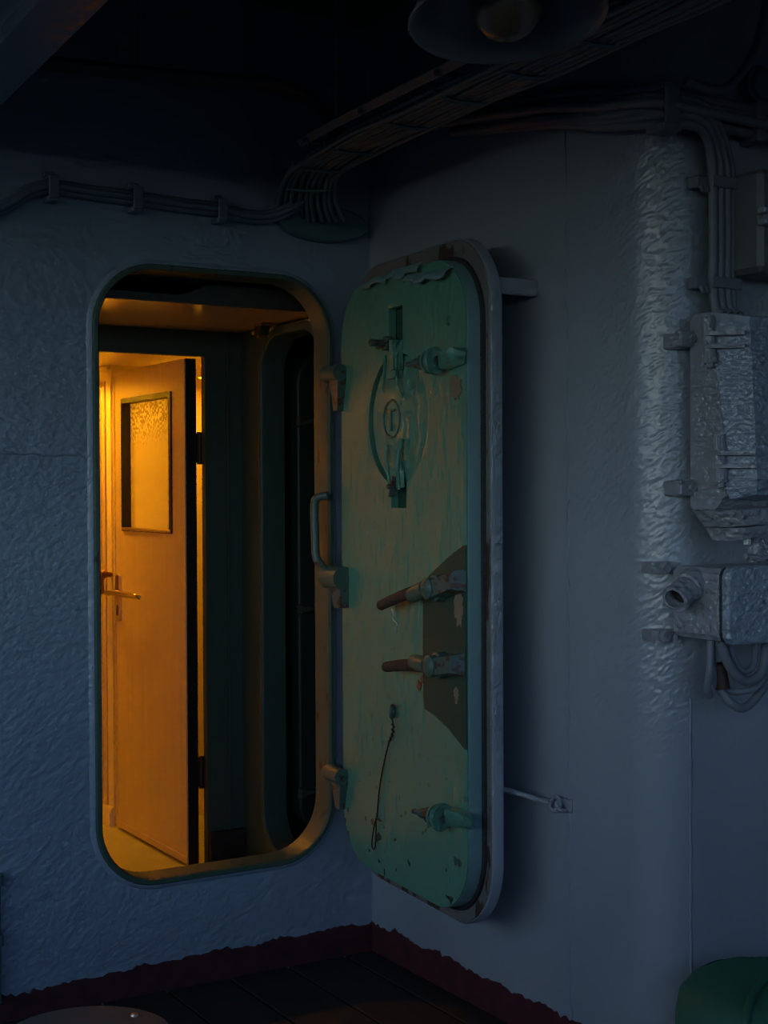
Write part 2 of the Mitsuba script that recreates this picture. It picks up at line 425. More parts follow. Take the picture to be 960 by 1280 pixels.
# ------------------------------------------------------------------ vestibule behind the doorway
VF = 0.10
struct("floor_vestibule", cbox(-1.35, -0.045, 0.013, 4.0, 0.06, VF), "linoleum")
far = rect(-1.36, -0.045, VF, 2.3).difference(rect(-0.97, -0.195, VF - 0.1, 1.858))
far = far.union(rect(-0.05, 0.62, VF, 2.3))
struct("wall_vestibule_back", ext(far, 0, 0.03), "dark_green_paint", frame((0, 0.81, 0), (1, 0, 0), (0, 0, 1), (0, -1, 0)), smooth=False)
add("wall_vestibule_back__stiffener", cbox(-0.118, -0.110, VF, 1.94, -0.0, 0.012, 0.002), "dark_green_paint", 30, frame((0, 0.78, 0), (1, 0, 0), (0, 0, 1), (0, -1, 0)))
struct("trim_2", cbox(-0.195, -0.062, 0.755, 0.779, VF, 0.228), "gasket_rubber")
side = rect(0.013, 0.815, 0.06, 2.3).difference(Polygon(rr(0.165, 0.57, 0.215, 1.905, 0.12, 10)))
WV = frame((-0.06, 0.0, 0), (0, 1, 0), (0, 0, 1), (1, 0, 0))      # local z points away from the vestibule
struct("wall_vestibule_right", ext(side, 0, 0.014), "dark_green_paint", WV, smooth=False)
rim = [(rr(0.165, 0.57, 0.215, 1.905, 0.12, 10, -0.035), 0.0), (rr(0.165, 0.57, 0.215, 1.905, 0.12, 10, -0.030), -0.022), (rr(0.165, 0.57, 0.215, 1.905, 0.12, 10, -0.004), -0.026),
       (rr(0.165, 0.57, 0.215, 1.905, 0.12, 10, 0.002), -0.02), (rr(0.165, 0.57, 0.215, 1.905, 0.12, 10, 0.002), 0.06)]
struct("trim_3", loft(rim, caps=False), "dark_green_paint", WV, smooth=50)
struct("wall_vestibule_left", cbox(-1.38, -1.35, 0.0, 4.0, 0.0, 2.3), "cream_paint")
struct("ceiling_vestibule", cbox(-1.35, -0.06, 0.15, 0.785, 1.945, 1.962), "glossy_cream")
fas = Polygon([(-1.35, 1.945), (-0.06, 1.945), (-0.06, 2.006), (-0.458, 2.006), (-0.555, 1.968), (-1.35, 1.972)])
add("ceiling_vestibule__front_fascia", ext(fas, 0, 0.012), "head_paint", False, frame((0, 0.15, 0), (1, 0, 0), (0, 0, 1), (0, -1, 0)))
struct("ceiling_cavity", cbox(-1.35, -0.045, 0.014, 0.8, 2.2, 2.24), "ceiling_paint")
struct("wall_cavity_back", cbox(-1.35, -0.06, 0.40, 0.42, 1.97, 2.2), "ceiling_paint")
# lit edge strip on top of the side doorway
add("wall_vestibule_right__top_strip", cbox(-0.078, -0.06, 0.20, 0.66, 1.925, 1.938, 0.003), "cream_paint", 30)

# dark compartment beyond the side doorway
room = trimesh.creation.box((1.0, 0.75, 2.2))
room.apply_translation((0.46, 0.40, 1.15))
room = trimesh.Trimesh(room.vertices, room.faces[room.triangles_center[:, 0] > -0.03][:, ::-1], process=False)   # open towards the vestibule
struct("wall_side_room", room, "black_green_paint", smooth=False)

t = thing("watertight_door", "dark green watertight door standing open in the unlit side doorway, behind the main opening", "door")
DV = frame((0.0, 0.56, 0), (1, 0, 0), (0, 0, 1), (0, -1, 0))
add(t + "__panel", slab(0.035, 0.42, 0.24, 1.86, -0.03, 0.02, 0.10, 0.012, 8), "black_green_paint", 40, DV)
for z in (1.63, 1.0, 0.38):
    add(t + "__dog", cat([hullpts([(0.03, z - 0.018, 0.02), (0.03, z + 0.018, 0.02), (0.10, z - 0.012, 0.02), (0.10, z + 0.012, 0.02), (0.03, z - 0.014, 0.05), (0.03, z + 0.014, 0.05), (0.09, z, 0.045)]),
                          rod((0.09, z, 0.03), (0.14, z, 0.03), 0.014)]), "worn_metal", 40, DV)

# fittings in the vestibule head
t = thing("pipe", "thin dark pipe crossing the gap above the lit overhead panel inside the doorway", "pipe")
add(t + "__pipe", rod((-1.3, 0.24, 2.035), (-0.1, 0.24, 2.035), 0.009), "dark_paint", 60)
for px in (-0.95, -0.47, -0.18):
    add(t + "__clip", cbox(px - 0.012, px + 0.012, 0.226, 0.254, 2.02, 2.06, 0.003), "dark_paint", 30)
t = thing("pipe_fitting", "small round dark fitting on the pipe at the head of the doorway", "pipe fitting")
add(t + "__body", tube([(-0.51, 0.205, 2.035), (-0.455, 0.205, 2.035)], 0.022, 14, 1), "dark_paint", 40)
add(t + "__cap", hexnut((-0.455, 0.205, 2.035), 0.017, 0.016, "x"), "dark_paint", 30)
t = thing("door_catch", "small metal catch under the overhead panel, upper right inside the doorway", "door catch")
add(t + "__plate", cbox(-0.135, -0.085, 0.46, 0.52, 1.935, 1.945, 0.002), "brass", 30)
add(t + "__block", hullpts([(-0.135, 0.465, 1.936), (-0.10, 0.465, 1.936), (-0.135, 0.51, 1.936), (-0.10, 0.51, 1.936), (-0.142, 0.47, 1.900), (-0.112, 0.47, 1.900), (-0.142, 0.505, 1.905), (-0.112, 0.505, 1.905)]), "head_paint", 30)
add(t + "__lip", rod((-0.145, 0.472, 1.898), (-0.108, 0.472, 1.903), 0.004), "brass", 60)

# ------------------------------------------------------------------ lit corridor
struct("wall_corridor_right", cat([cbox(-0.25, -0.21, 1.545, 4.0, 0.0, 2.0), cbox(-0.25, 0.62, 1.56, 1.60, 0.0, 2.0), cbox(0.60, 0.62, 0.81, 1.60, 0.0, 2.0)]), "cream_paint")
struct("floor_alcove", cbox(-0.05, 0.62, 0.81, 1.60, 0.06, VF), "linoleum")
struct("wall_corridor_left", cbox(-1.15, -1.12, 0.81, 4.0, 0.0, 2.0), "cream_paint")
struct("wall_corridor_end", cbox(-1.15, -0.15, 3.98, 4.0, 0.0, 2.0), "cream_paint")
struct("ceiling_corridor", cbox(-1.15, 0.62, 0.81, 4.0, 1.885, 1.90), "cream_paint")
bb = [(0.0, 0.0), (0.016, 0.0), (0.016, 0.050), (0.010, 0.062), (0.006, 0.072), (0.0, 0.074)]
V = np.array([(-0.25 - a, y, VF + b) for y in (1.545, 3.98) for a, b in bb])
struct("baseboard_corridor", hullpts(V), "cream_paint")
add("ceiling_corridor__cornice", cbox(-0.27, -0.25, 1.545, 3.98, 1.865, 1.885, 0.005), "cream_paint", 30)

for LP, g, lab in (((-0.50, 1.74, 1.858), LAMP_GAIN, "warm glowing corridor lamp hidden behind the left jamb of the doorway"),
                   ((0.12, 1.22, 1.858), LAMP_GAIN * 0.45, "warm glowing lamp in the alcove hidden behind the cabin door")):
    lt = thing("ceiling_lamp", lab, "lamp")
    LF = frame(LP, (1, 0, 0), (0, 1, 0), (0, 0, 1))
    lens = put(lathe([(0, -0.022), (0.025, -0.020), (0.048, -0.012), (0.06, 0.0), (0.05, 0.006), (0, 0.006)], 32), LF)
    scene[lt + "__globe"] = mikit.ply(lens, "globe_glass", smooth=40, emitter={"type": "area", "radiance": {"type": "rgb", "value": [c * g for c in LAMP]}})
    add(lt + "__skirt", loft([(circ(0, 0, r, 40), z) for r, z in ((0.070, 0.004), (0.132, 0.001), (0.134, -0.0330), (0.137, -0.0330), (0.137, 0.010), (0.09, 0.027), (0.07, 0.027), (0.070, 0.004))], caps=False), "cream_paint", 40, LF)

t = thing("ceiling_fixture", "small dark fixture under the lit corridor ceiling, top left in the doorway", "ceiling fixture")
add(t + "__bar", tube([(-0.52, 1.93, 1.868), (-0.34, 1.80, 1.866)], 0.008, 10, 1), "black_frame", 50)
add(t + "__base", lathe([(0.0, 0), (0.03, 0), (0.035, 0.012), (0.02, 0.024), (0, 0.024)], 20), "black_frame", 40, frame((-0.47, 1.90, 1.861), (1, 0, 0), (0, 1, 0), (0, 0, 1)))
add(t + "__arm", tube([(-0.47, 1.90, 1.868), (-0.455, 1.86, 1.85), (-0.45, 1.82, 1.85)], 0.006, 8, 6), "black_frame", 60)

# cabin door, folded back against the corridor wall
t = thing("cabin_door", "tan laminate cabin door with a framed frosted pane, open into the lit corridor", "door")
CD = frame((-0.25, 0, 0), (0, 1, 0), (0, 0, 1), (1, 0, 0))        # local x = world y, z into the leaf
WY0, WY1, WZ0, WZ1 = 0.955, 1.42, 1.255, 1.735
leaf = rect(0.822, 1.512, 0.112, 1.852).difference(rect(WY0, WY1, WZ0, WZ1))
add(t + "__leaf", ext(leaf, 0, 0.04), "laminate", False, CD)
add(t + "__hinge_edge", cbox(0.8195, 0.8215, 0.112, 1.852, 0.001, 0.039, 0.0005), "black_frame", 30, CD)
fr = rect(WY0 - 0.014, WY1 + 0.004, WZ0 - 0.006, WZ1 + 0.012).difference(rect(WY0 + 0.006, WY1 - 0.004, WZ0 + 0.006, WZ1 - 0.006))
add(t + "__window_frame", ext(fr, -0.006, 0.036), "black_frame", False, CD)
add(t + "__sill_strip", cbox(WY0 - 0.01, WY1, WZ0 - 0.004, WZ0 + 0.007, -0.009, 0.03, 0.002), "brass", 30, CD)
add(t + "__pane", (np.array([(WY0, WZ0, 0.03), (WY1, WZ0, 0.03), (WY1, WZ1, 0.03), (WY0, WZ1, 0.03)]), np.array([(0, 1, 2), (0, 2, 3)])), "frosted_glass", False, CD)
for (y0, y1, z0, z1) in ((0.822, 0.834, 0.112, 1.852), (1.500, 1.512, 0.112, 1.852), (0.834, 1.5, 1.84, 1.852), (0.834, 1.5, 0.112, 0.136)):
    add(t + "__edge_strip", cbox(y0, y1, z0, z1, -0.003, 0.001, 0.001), "laminate", 30, CD)
LVM = frame((-0.25, 0, 0), (0, -1, 0), (0, 0, 1), (-1, 0, 0))     # local x = -y, z out of the leaf
add(t + "__lever_handle", cat([rod((-1.466, 1.012, 0.0), (-1.466, 1.012, 0.052), 0.010), tube([(-1.474, 1.012, 0.050), (-1.44, 1.013, 0.056), (-1.36, 1.018, 0.054), (-1.24, 1.016, 0.048), (-1.195, 1.016, 0.040), (-1.185, 1.010, 0.025)], 0.0095, 10, 6)]), "brass", 60, LVM)
add(t + "__lock_plate", slab(-1.488, -1.445, 0.905, 1.08, 0.0, 0.009, 0.006, 0.003), "brass", 40, LVM)
add(t + "__keyhole", slab(-1.473, -1.460, 0.925, 0.965, 0.008, 0.0105, 0.006, 0.0005), "black_frame", 40, LVM)
for z in (1.545, 0.43):
    add(t + "__hinge", cat([rod((0.806, z - 0.055, 0.045), (0.806, z + 0.055, 0.045), 0.009), cbox(0.808, 0.822, z - 0.05, z + 0.05, 0.036, 0.044, 0.001)]), "black_frame", 50, CD)

t = thing("cabin_door_001", "lit tan panel door set in the corridor wall beyond the open cabin door", "door")
add(t + "__leaf", cbox(1.645, 2.35, 0.18, 1.80, -0.012, -0.001, 0.003), "cream_paint", 30, CD)
add(t + "__frame", ext(rect(1.60, 2.40, VF + 0.075, 1.825).difference(rect(1.636, 2.36, VF + 0.075, 1.808)), -0.006, -0.0005), "laminate", False, CD)
hp = [(-1.553, 1.076, 0.0), (-1.530, 1.079, 0.030), (-1.535, 1.079, 0.040), (-1.562, 1.066, 0.042), (-1.585, 1.040, 0.042), (-1.592, 1.004, 0.040)]
add(t + "__lever_handle", tube(hp, 0.009, 10, 6, 0.026), "red_brown", 60, LVM)

# ------------------------------------------------------------------ the big watertight door
d = thing("watertight_door", "pale green watertight door standing open beside the bright doorway, chipped grey rim", "door")
D0, D1, E0, E1 = -0.045, 0.785, 0.283, 2.042
fl = [(rr(D0, D1, E0, E1, 0.19, 14, 0.004), -0.083), (rr(D0, D1, E0, E1, 0.19, 14), -0.078), (rr(D0, D1, E0, E1, 0.19, 14), -0.056), (rr(D0, D1, E0, E1, 0.19, 14, 0.004), -0.050)]
add(d + "__flange", loft(fl), "grey_paint", 40, DOOR)
add(d + "__rim", loft([(rr(D0, D1, E0, E1, 0.19, 14, 0.005), -0.0495), (rr(D0, D1, E0, E1, 0.19, 14, 0.007), -0.0475), (rr(D0, D1, E0, E1, 0.19, 14, 0.020), -0.0475)]), "rim_paint", 40, DOOR, label="chipped and rusted face of the rim")
G0, G1, H0, H1 = 0.0, 0.750, 0.327, 1.985
gk = [(rr(G0, G1, H0, H1, 0.165, 14, -0.012), -0.052), (rr(G0, G1, H0, H1, 0.165, 14, -0.010), -0.040), (rr(G0, G1, H0, H1, 0.165, 14, 0.004), -0.038)]
add(d + "__gasket", loft(gk), "gasket_rubber", 40, DOOR)
wob = lambda ring, s: ring + 0.0012 * (meshkit.noise(np.hstack([ring * 40, np.full((len(ring), 1), s)])) [:, None] - 0.5)
add(d + "__panel_edge", loft([(rr(G0, G1, H0, H1, 0.165, 14), -0.044), (rr(G0, G1, H0, H1, 0.165, 14, 0.0005), -0.006), (rr(G0, G1, H0, H1, 0.165, 14, 0.003), -0.0035)], caps=False), "teal_paint", 60, DOOR, label="teal painted edge of the door pan")
# the pan's face with its two slots cut in
DC, RD = (0.366, 1.590), 0.178
S1 = (0.318, 0.402, 1.705, 1.893)
S2 = (0.330, 0.420, 1.350, 1.445)
face = Polygon(rr(G0, G1, H0, H1, 0.165, 14, 0.0025)).difference(rect(S1[0], S1[1], S1[2], S1[3])).difference(rect(S2[0], S2[1], S2[2], S2[3])).difference(Polygon(circ(DC[0], DC[1], RD, 64)))
pm = ext(face, -0.022, 0.0)
pm = manifold3d.Manifold(manifold3d.Mesh(pm.vertices.astype(np.float32), pm.faces.astype(np.uint32))).refine_to_length(0.0045).to_mesh()
pv, pf = pm.vert_properties[:, :3].astype(float), pm.tri_verts

def door_relief(x, y):
    """Runs and drips of thick green paint, metres."""
    a = meshkit.fbm(np.stack([x * 7, y * 4, x * 0], -1), 3)
    drip = np.clip((meshkit.noise(np.stack([x * 95 + 3 * a, y * 24 + 4 * a, x * 0 + 5], -1)) - 0.52) / 0.4, 0, 1)
    return drip * 0.0022 * ease(0.35, 0.6, a + 0.22 * ease(0.7, 1.2, y)) + 0.0022 * meshkit.fbm(np.stack([x * 34, y * 17, x * 0], -1), 2)
import shapely
edge = shapely.distance(shapely.points(pv[:, :2]), face.boundary)
top = pv[:, 2] > -1e-5
pv[top, 2] += (door_relief(pv[:, 0], pv[:, 1]) * ease(0.0, 0.012, edge))[top]
add(d + "__panel", trimesh.Trimesh(pv, pf, process=False), "green_plain", 35, DOOR)
for s in (S1, S2):
    add(d + "__slot", cbox(s[0] - 0.002, s[1] + 0.002, s[2] - 0.002, s[3] + 0.002, -0.030, -0.024, 0.001), "patch_paint", 30, DOOR, label="dark recessed slot")
# deadlight cover: a domed round plate with two tapering tangs
cov = loft([(circ(DC[0] + 0.004, DC[1], RD - 0.006, 64), -0.022), (circ(DC[0] + 0.004, DC[1], RD - 0.006, 64), -0.010), (circ(DC[0] + 0.004, DC[1], RD - 0.010, 64), -0.007), (circ(DC[0], DC[1], 0.10, 64), 0.002), (circ(DC[0], DC[1], 0.05, 64), 0.004)])
add(d + "__deadlight_cover", cov, "green_paint", 40, DOOR)
gap = ext(Polygon(circ(DC[0], DC[1], RD + 0.003, 48)), -0.026, -0.021)
add(d + "__cover_joint", gap, "gasket_rubber", 40, DOOR)
def tang(x0, x1, y0, w0, x2, x3, y1, h0, h1):
    return hullpts([(x0, y0, 0.0), (x1, y0, 0.0), (x0 + .004, y0, h0), (x1 - .004, y0, h0), (x2, y1, 0.0), (x3, y1, 0.0), (x2 + .004, y1, h1), (x3 - .004, y1, h1)])
# upper strap with raised edge ribs
add(d + "__strap", cat([tang(0.318, 0.402, 1.70, 0, 0.33, 0.395, 1.775, 0.014, 0.012), tang(0.372, 0.404, 1.72, 0, 0.376, 0.402, 1.80, 0.028, 0.03),
                        tube([(0.318, 1.765, 0.012), (0.322, 1.72, 0.016), (0.310, 1.665, 0.014)], 0.0055, 8, 6, 0.003), tube([(0.396, 1.765, 0.016), (0.402, 1.70, 0.018), (0.425, 1.645, 0.014)], 0.0065, 8, 6, 0.003)]), "green_paint", 40, DOOR)
add(d + "__strap", cat([tang(0.325, 0.405, 1.475, 0, 0.338, 0.412, 1.405, 0.013, 0.010),
                        tube([(0.322, 1.52, 0.012), (0.338, 1.46, 0.016), (0.345, 1.40, 0.012)], 0.0055, 8, 6, 0.004), tube([(0.415, 1.535, 0.012), (0.402, 1.46, 0.017), (0.405, 1.40, 0.014)], 0.0065, 8, 6, 0.004)]), "green_paint", 40, DOOR)
# small emblem: a raised ring with the letter T
EM = (0.343, 1.592)
add(d + "__emblem_ring", ring3((EM[0], EM[1], 0.004), 0.050, 0.0035, (1, 0, 0), (0, 1, 0), 32, 6), "emblem_paint", 60, DOOR)
add(d + "__letter", cat([cbox(EM[0] - 0.026, EM[0] + 0.026, EM[1] + 0.020, EM[1] + 0.026, 0.001, 0.011, 0.001), cbox(EM[0] - 0.004, EM[0] + 0.004, EM[1] - 0.034, EM[1] + 0.021, 0.001, 0.011, 0.001)]), "emblem_paint", 30, DOOR, label="raised letter T")

def wing_nut(key, cx, cy, z0, tilt, sz=1.0):
    b = cat([rod((cx, cy, z0), (cx, cy, z0 + 0.055 * sz), 0.0065 * sz), hexnut((cx, cy, z0 + 0.012 * sz), 0.014 * sz, 0.014 * sz),
             hullpts([(cx + s * math.cos(tilt) * q + o * math.sin(tilt), cy + s * math.sin(tilt) * q - o * math.cos(tilt), z0 + z) for s in (-1, 1) for q, z, w in ((0.005, 0.024, 0.006), (0.028 * sz, 0.030, 0.003), (0.030 * sz, 0.045, 0.003), (0.005, 0.04, 0.005)) for o in (-w, w)])])
    add(key + "__wing_nut", b, "worn_metal", 40, DOOR, label="dark rusty wing nut")
wing_nut(d, 0.330, 1.797, -0.02, 0.2, 1.5)
wing_nut(d, 0.372, 1.408, -0.02, 1.2, 1.0)

def dog(cx, cy, s=1, bsdf="green_paint"):
    """A clamp: a boss with washers and nut on the panel, and a wedge reaching towards the edge (s = +1: towards the free edge)."""
    body = hullpts([(cx + s * a, cy + b, z) for a, b, z in ((0.0, -0.024, 0.004), (0.0, 0.026, 0.004), (0.0, -0.020, 0.032), (0.0, 0.022, 0.036), (0.085, -0.014, 0.006), (0.085, 0.026, 0.006), (0.07, 0.026, 0.034), (0.07, -0.004, 0.032), (0.102, 0.012, 0.012))])
    ax = np.array((-0.97 * s, -0.02, 0.25)); ax /= np.linalg.norm(ax)
    ux = np.cross((0, 1, 0), ax); ux /= np.linalg.norm(ux)
    AX = lambda q: frame(np.array((cx, cy, 0.034)) + ax * q, ux, np.cross(ax, ux), ax)
    w = cat([put(lathe([(0, 0), (0.034, 0), (0.036, 0.005), (0.035, 0.010), (0.028, 0.012), (0.028, 0.020), (0, 0.02)], 24), AX(0.006)), put(lathe([(0, 0), (0.030, 0), (0.030, 0.006), (0, 0.006)], 24), AX(0.030))])
    shaft = cat([put(lathe([(0, 0), (0.013, 0), (0.013, 0.085), (0.006, 0.088), (0.006, 0.118), (0, 0.118)], 14), AX(0.0)), put(hexnut((0, 0, 0), 0.021, 0.022), AX(0.042))])
    k = add(d + "__dog", body, bsdf, 40, DOOR)
    add(k + "__washer", w, bsdf, 40, DOOR)
    add(k + "__nut", shaft, "worn_metal", 40, DOOR)
    return k
dog(0.665, 1.722)
dog(0.690, 0.580)

def edge_dog(cy, drop):
    """A clamp at the hinge edge: a horizontal boss with a hanging tapered finger."""
    k = add(d + "__dog", hullpts([(a, cy - b, z) for a, b, z in ((-0.015, -0.01, 0.035), (0.045, -0.01, 0.03), (-0.01, -0.01, -0.01), (0.045, -0.01, -0.01), (-0.01, drop, 0.02), (0.018, drop, 0.02), (-0.01, drop, 0.0), (0.016, drop, 0.0))]), "worn_metal", 40, DOOR)
    add(k + "__boss", cat([rod((-0.055, cy + 0.005, 0.02), (0.04, cy + 0.005, 0.02), 0.024), hexnut((-0.075, cy + 0.005, 0.02), 0.018, 0.022, "x")]), "dark_green_paint", 40, DOOR)
edge_dog(1.735, 0.105)
edge_dog(0.560, 0.095)

def lever(px, py, tip, end, key="lever_handle"):
    """A long handle: pivot boss with nut, wedge block at the free edge, tapered grip."""
    px2 = np.array((px, py, 0.04))
    grip = tube([px2 + (-0.03, -0.005, 0), (0.5 * (px + tip[0]), 0.5 * (py + tip[1]) + 0.003, 0.05), (tip[0], tip[1], 0.055)], 0.017, 10, 6, 0.014)
    k = add(d + "__" + key, grip, "rust", 60, DOOR, label="rusty grip of a clamp handle")
    add(k + "__arm", cat([tube([(px - 0.075, py - 0.022 * (py > 1), 0.042), (px, py, 0.042)], 0.021, 12, 1)]), "dark_green_paint", 40, DOOR)
    boss = lathe([(0, 0), (0.034, 0), (0.034, 0.03), (0.028, 0.034), (0.028, 0.052), (0.018, 0.06), (0, 0.062)], 20)
    add(k + "__boss", put(boss, frame((px + 0.02, py, 0.0), (1, 0, 0), (0, 1, 0), (0, 0, 1))), "dark_green_paint", 40, DOOR)
    add(k + "__wedge", hullpts([(px + 0.04, py - 0.025, 0.005), (px + 0.04, py + 0.03, 0.005), (px + 0.04, py - 0.02, 0.05), (px + 0.04, py + 0.022, 0.05), (end[0], end[1] - 0.028, 0.005), (end[0], end[1] + 0.028, 0.005), (end[0] - 0.01, end[1] - 0.02, 0.042), (end[0] - 0.01, end[1] + 0.022, 0.042)]), "worn_metal", 40, DOOR)
lever(0.610, 1.150, (0.375, 1.090), (0.752, 1.176))
lever(0.620, 0.955, (0.405, 0.928), (0.745, 0.968))

# long bent handle on the hinge side
hb = [(-0.028, 1.385, 0.03), (-0.056, 1.375, 0.055), (-0.062, 1.345, 0.06), (-0.058, 1.27, 0.06), (-0.052, 1.205, 0.06), (-0.035, 1.178, 0.05), (0.0, 1.155, 0.045)]
k = add(d + "__lever_handle", tube(hb, 0.0125, 10, 6), "worn_metal", 60, DOOR)
add(k + "__boss", cat([tube([(-0.035, 1.145, 0.03), (0.055, 1.145, 0.02)], 0.034, 14, 1), hexnut((-0.058, 1.14, 0.03), 0.018, 0.025, "x")]), "dark_green_paint", 40, DOOR)
add(k + "__finger", hullpts([(-0.01, 1.15, 0.045), (0.055, 1.15, 0.03), (0.0, 1.15, 0.0), (0.055, 1.15, 0.0), (0.02, 1.058, 0.035), (0.05, 1.058, 0.03), (0.02, 1.058, 0.0), (0.05, 1.058, 0.0)]), "worn_metal", 40, DOOR)
# hinge straps joining the door to the wall
for z in (1.60, 0.72):
    add(d + "__hinge", cat([cbox(-0.10, 0.10, z - 0.03, z + 0.03, -0.10, -0.082, 0.003), rod((-0.085, z - 0.05, -0.085), (-0.085, z + 0.05, -0.085), 0.014)]), "dark_paint", 40, DOOR)
# dark repainted patch, a coat of paint with its own outline
patch = Polygon([(0.518, 1.150), (0.556, 1.178), (0.65, 1.225), (0.738, 1.262), (0.7475, 1.262), (0.7475, 0.757), (0.738, 0.758), (0.66, 0.795), (0.58, 0.82), (0.528, 0.829), (0.521, 0.86), (0.519, 0.98), (0.521, 1.07)])
add(d + "__paint_patch", ext(patch, -0.001, 0.0042), "patch_paint", False, DOOR, label="dark green patch of older paint")
def blotch(cx, cy, rx, ry, seed, n=22):
    rs = np.random.RandomState(seed)
    a = np.arange(n) * 2 * math.pi / n
    r = 0.75 + 0.5 * rs.rand(n)
    return Polygon(np.stack([cx + rx * r * np.cos(a), cy + ry * r * np.sin(a)], 1))
for i, (cx, cy, rx, ry, z) in enumerate(((0.715, 1.105, 0.022, 0.045, 0.0050), (0.70, 1.655, 0.03, 0.03, 0.0050), (0.497, 0.885, 0.010, 0.014, 0.0050), (0.515, 0.905, 0.008, 0.010, 0.0050), (0.70, 0.888, 0.012, 0.02, 0.0050))):
    add(d + "__rust_spot", ext(blotch(cx, cy, rx, ry, 40 + i), -0.001, z), "bare_primer" if i in (0, 1, 4) else "red_brown", False, DOOR)
# small round stud, eye plate of the wire
add(d + "__stud", put(lathe([(0, 0), (0.013, 0), (0.013, 0.004), (0.009, 0.010), (0, 0.012)], 16), frame((0.662, 1.822, 0.0), (1, 0, 0), (0, 1, 0), (0, 0, 1))), "green_paint", 50, DOOR)
add(d + "__eye", ring3((0.362, 0.800, 0.016), 0.016, 0.005, (0.75, 0, 0.65), (0, 1, 0), 20, 8), "worn_metal", 60, DOOR)
# torn canvas-like flaps of paint at the head of the pan
def flap(pts, lift, thick=0.003):
    """A curling strip: pts along its attached edge, lift how far the loose edge hangs down and stands out."""
    p = smooth_path(np.array(pts, float), 6)
    rows = []
    for s in np.linspace(0, 1, 6):
        off = np.stack([0.006 * np.sin(p[:, 0] * 90) * s, -lift[0] * s * (1 + 0.18 * np.sin(p[:, 0] * 60 + 1)), lift[1] * math.sin(s * 1.9) + 0.004 * np.sin(p[:, 0] * 110) * s], 1)
        rows.append(p + off)
    R = np.array(rows)
    h, w = R.shape[:2]
    V = np.vstack([R.reshape(-1, 3), R.reshape(-1, 3) - (0, 0, thick)])
    F = []
    for i in range(h - 1):
        for j in range(w - 1):
            a, b, c, e = i * w + j, i * w + j + 1, (i + 1) * w + j + 1, (i + 1) * w + j
            F += [(a, c, b), (a, e, c), (a + h * w, b + h * w, c + h * w), (a + h * w, c + h * w, e + h * w)]
    for i in range(h - 1):
        for j in (0, w - 1):
            a, e = i * w + j, (i + 1) * w + j
            F += [(a, a + h * w, e), (e, a + h * w, e + h * w)]
    for j in range(w - 1):
        for i in (0, h - 1):
            a, b = i * w + j, i * w + j + 1
            F += [(a, b, a + h * w), (b, b + h * w, a + h * w)]
    return trimesh.Trimesh(V, F, process=False)
add(d + "__peeling_flap", flap([(0.45, 1.972, 0.004), (0.53, 1.962, 0.008), (0.60, 1.958, 0.006), (0.685, 1.955, 0.004)], (0.026, 0.022)), "teal_paint", 50, DOOR)
add(d + "__peeling_flap", flap([(0.16, 1.98, -0.002), (0.24, 1.988, 0.006), (0.33, 1.984, 0.004)], (0.022, 0.014)), "teal_paint", 50, DOOR)
add(d + "__peeling_flap", flap([(0.35, 1.995, 0.004), (0.42, 1.990, 0.010), (0.52, 1.992, 0.004)], (0.028, 0.016)), "teal_paint", 50, DOOR)

# wire lanyard hanging from the eye
t = thing("wire_lanyard", "thin dark twisted wire with a loop at its end, hanging on the green door", "wire")
w1 = [(0.362, 0.792, 0.022), (0.366, 0.770, 0.016), (0.355, 0.74, 0.012), (0.335, 0.715, 0.012), (0.300, 0.655, 0.010), (0.268, 0.58, 0.009), (0.248, 0.50, 0.008), (0.240, 0.477, 0.008)]
add(t + "__strand", tube(w1, 0.0021, 6, 8), "wire_metal", 60, DOOR)
tw = [(np.array(a) + (0.004 * math.cos(k * 1.7), 0.0, 0.004 * math.sin(k * 1.7))) for k, a in enumerate(smooth_path(np.array(w1[1:4]), 8))]
add(t + "__twist", tube(tw, 0.0019, 6, 4), "wire_metal", 60, DOOR)
add(t + "__loop", tube([(0.240, 0.485, 0.008), (0.232, 0.46, 0.010), (0.220, 0.425, 0.010), (0.215, 0.402, 0.009), (0.226, 0.396, 0.009), (0.236, 0.405, 0.009), (0.242, 0.44, 0.009), (0.240, 0.478, 0.008), (0.246, 0.486, 0.010), (0.300, 0.490, 0.022)], 0.0019, 6, 6), "wire_metal", 60, DOOR)
t = thing("string_scrap", "short scrap of pale string hanging from the upper rusty handle", "string")
add(t + "__strand", tube([(0.43, 1.085, 0.05), (0.44, 1.07, 0.05), (0.425, 1.058, 0.045), (0.44, 1.045, 0.04), (0.425, 1.035, 0.035), (0.395, 1.02, 0.02)], 0.0016, 6, 6), "white_cord", 60, DOOR)

# ------------------------------------------------------------------ things on the right wall
t = thing("door_bracket", "grey steel stop bracket sticking out of the wall behind the top of the green door", "bracket")
add(t + "__bar", cbox(-0.122, 0.0, -0.84, -0.828, 1.885, 1.927, 0.003), "box_paint", 30)
add(t + "__gusset", hullpts([(0, -0.828, 1.92), (0, -0.78, 1.92), (-0.122, -0.828, 1.925), (-0.122, -0.79, 1.925), (0, -0.828, 1.912), (0, -0.78, 1.912), (-0.122, -0.828, 1.917), (-0.122, -0.79, 1.917)]), "box_paint", 30)
t = thing("stay_hook", "grey hook bar with an eye, fixed low on the wall right of the green door", "hook")
add(t + "__rod", tube([(-0.115, -0.80, 0.650), (-0.07, -0.84, 0.637), (-0.035, -0.885, 0.624), (-0.022, -0.912, 0.622)], 0.007, 10, 6), "box_paint", 60)
add(t + "__eye", ring3((-0.020, -0.930, 0.621), 0.017, 0.006, (0, 1, 0), (0.3, 0, 0.95), 20, 8), "box_paint", 60)
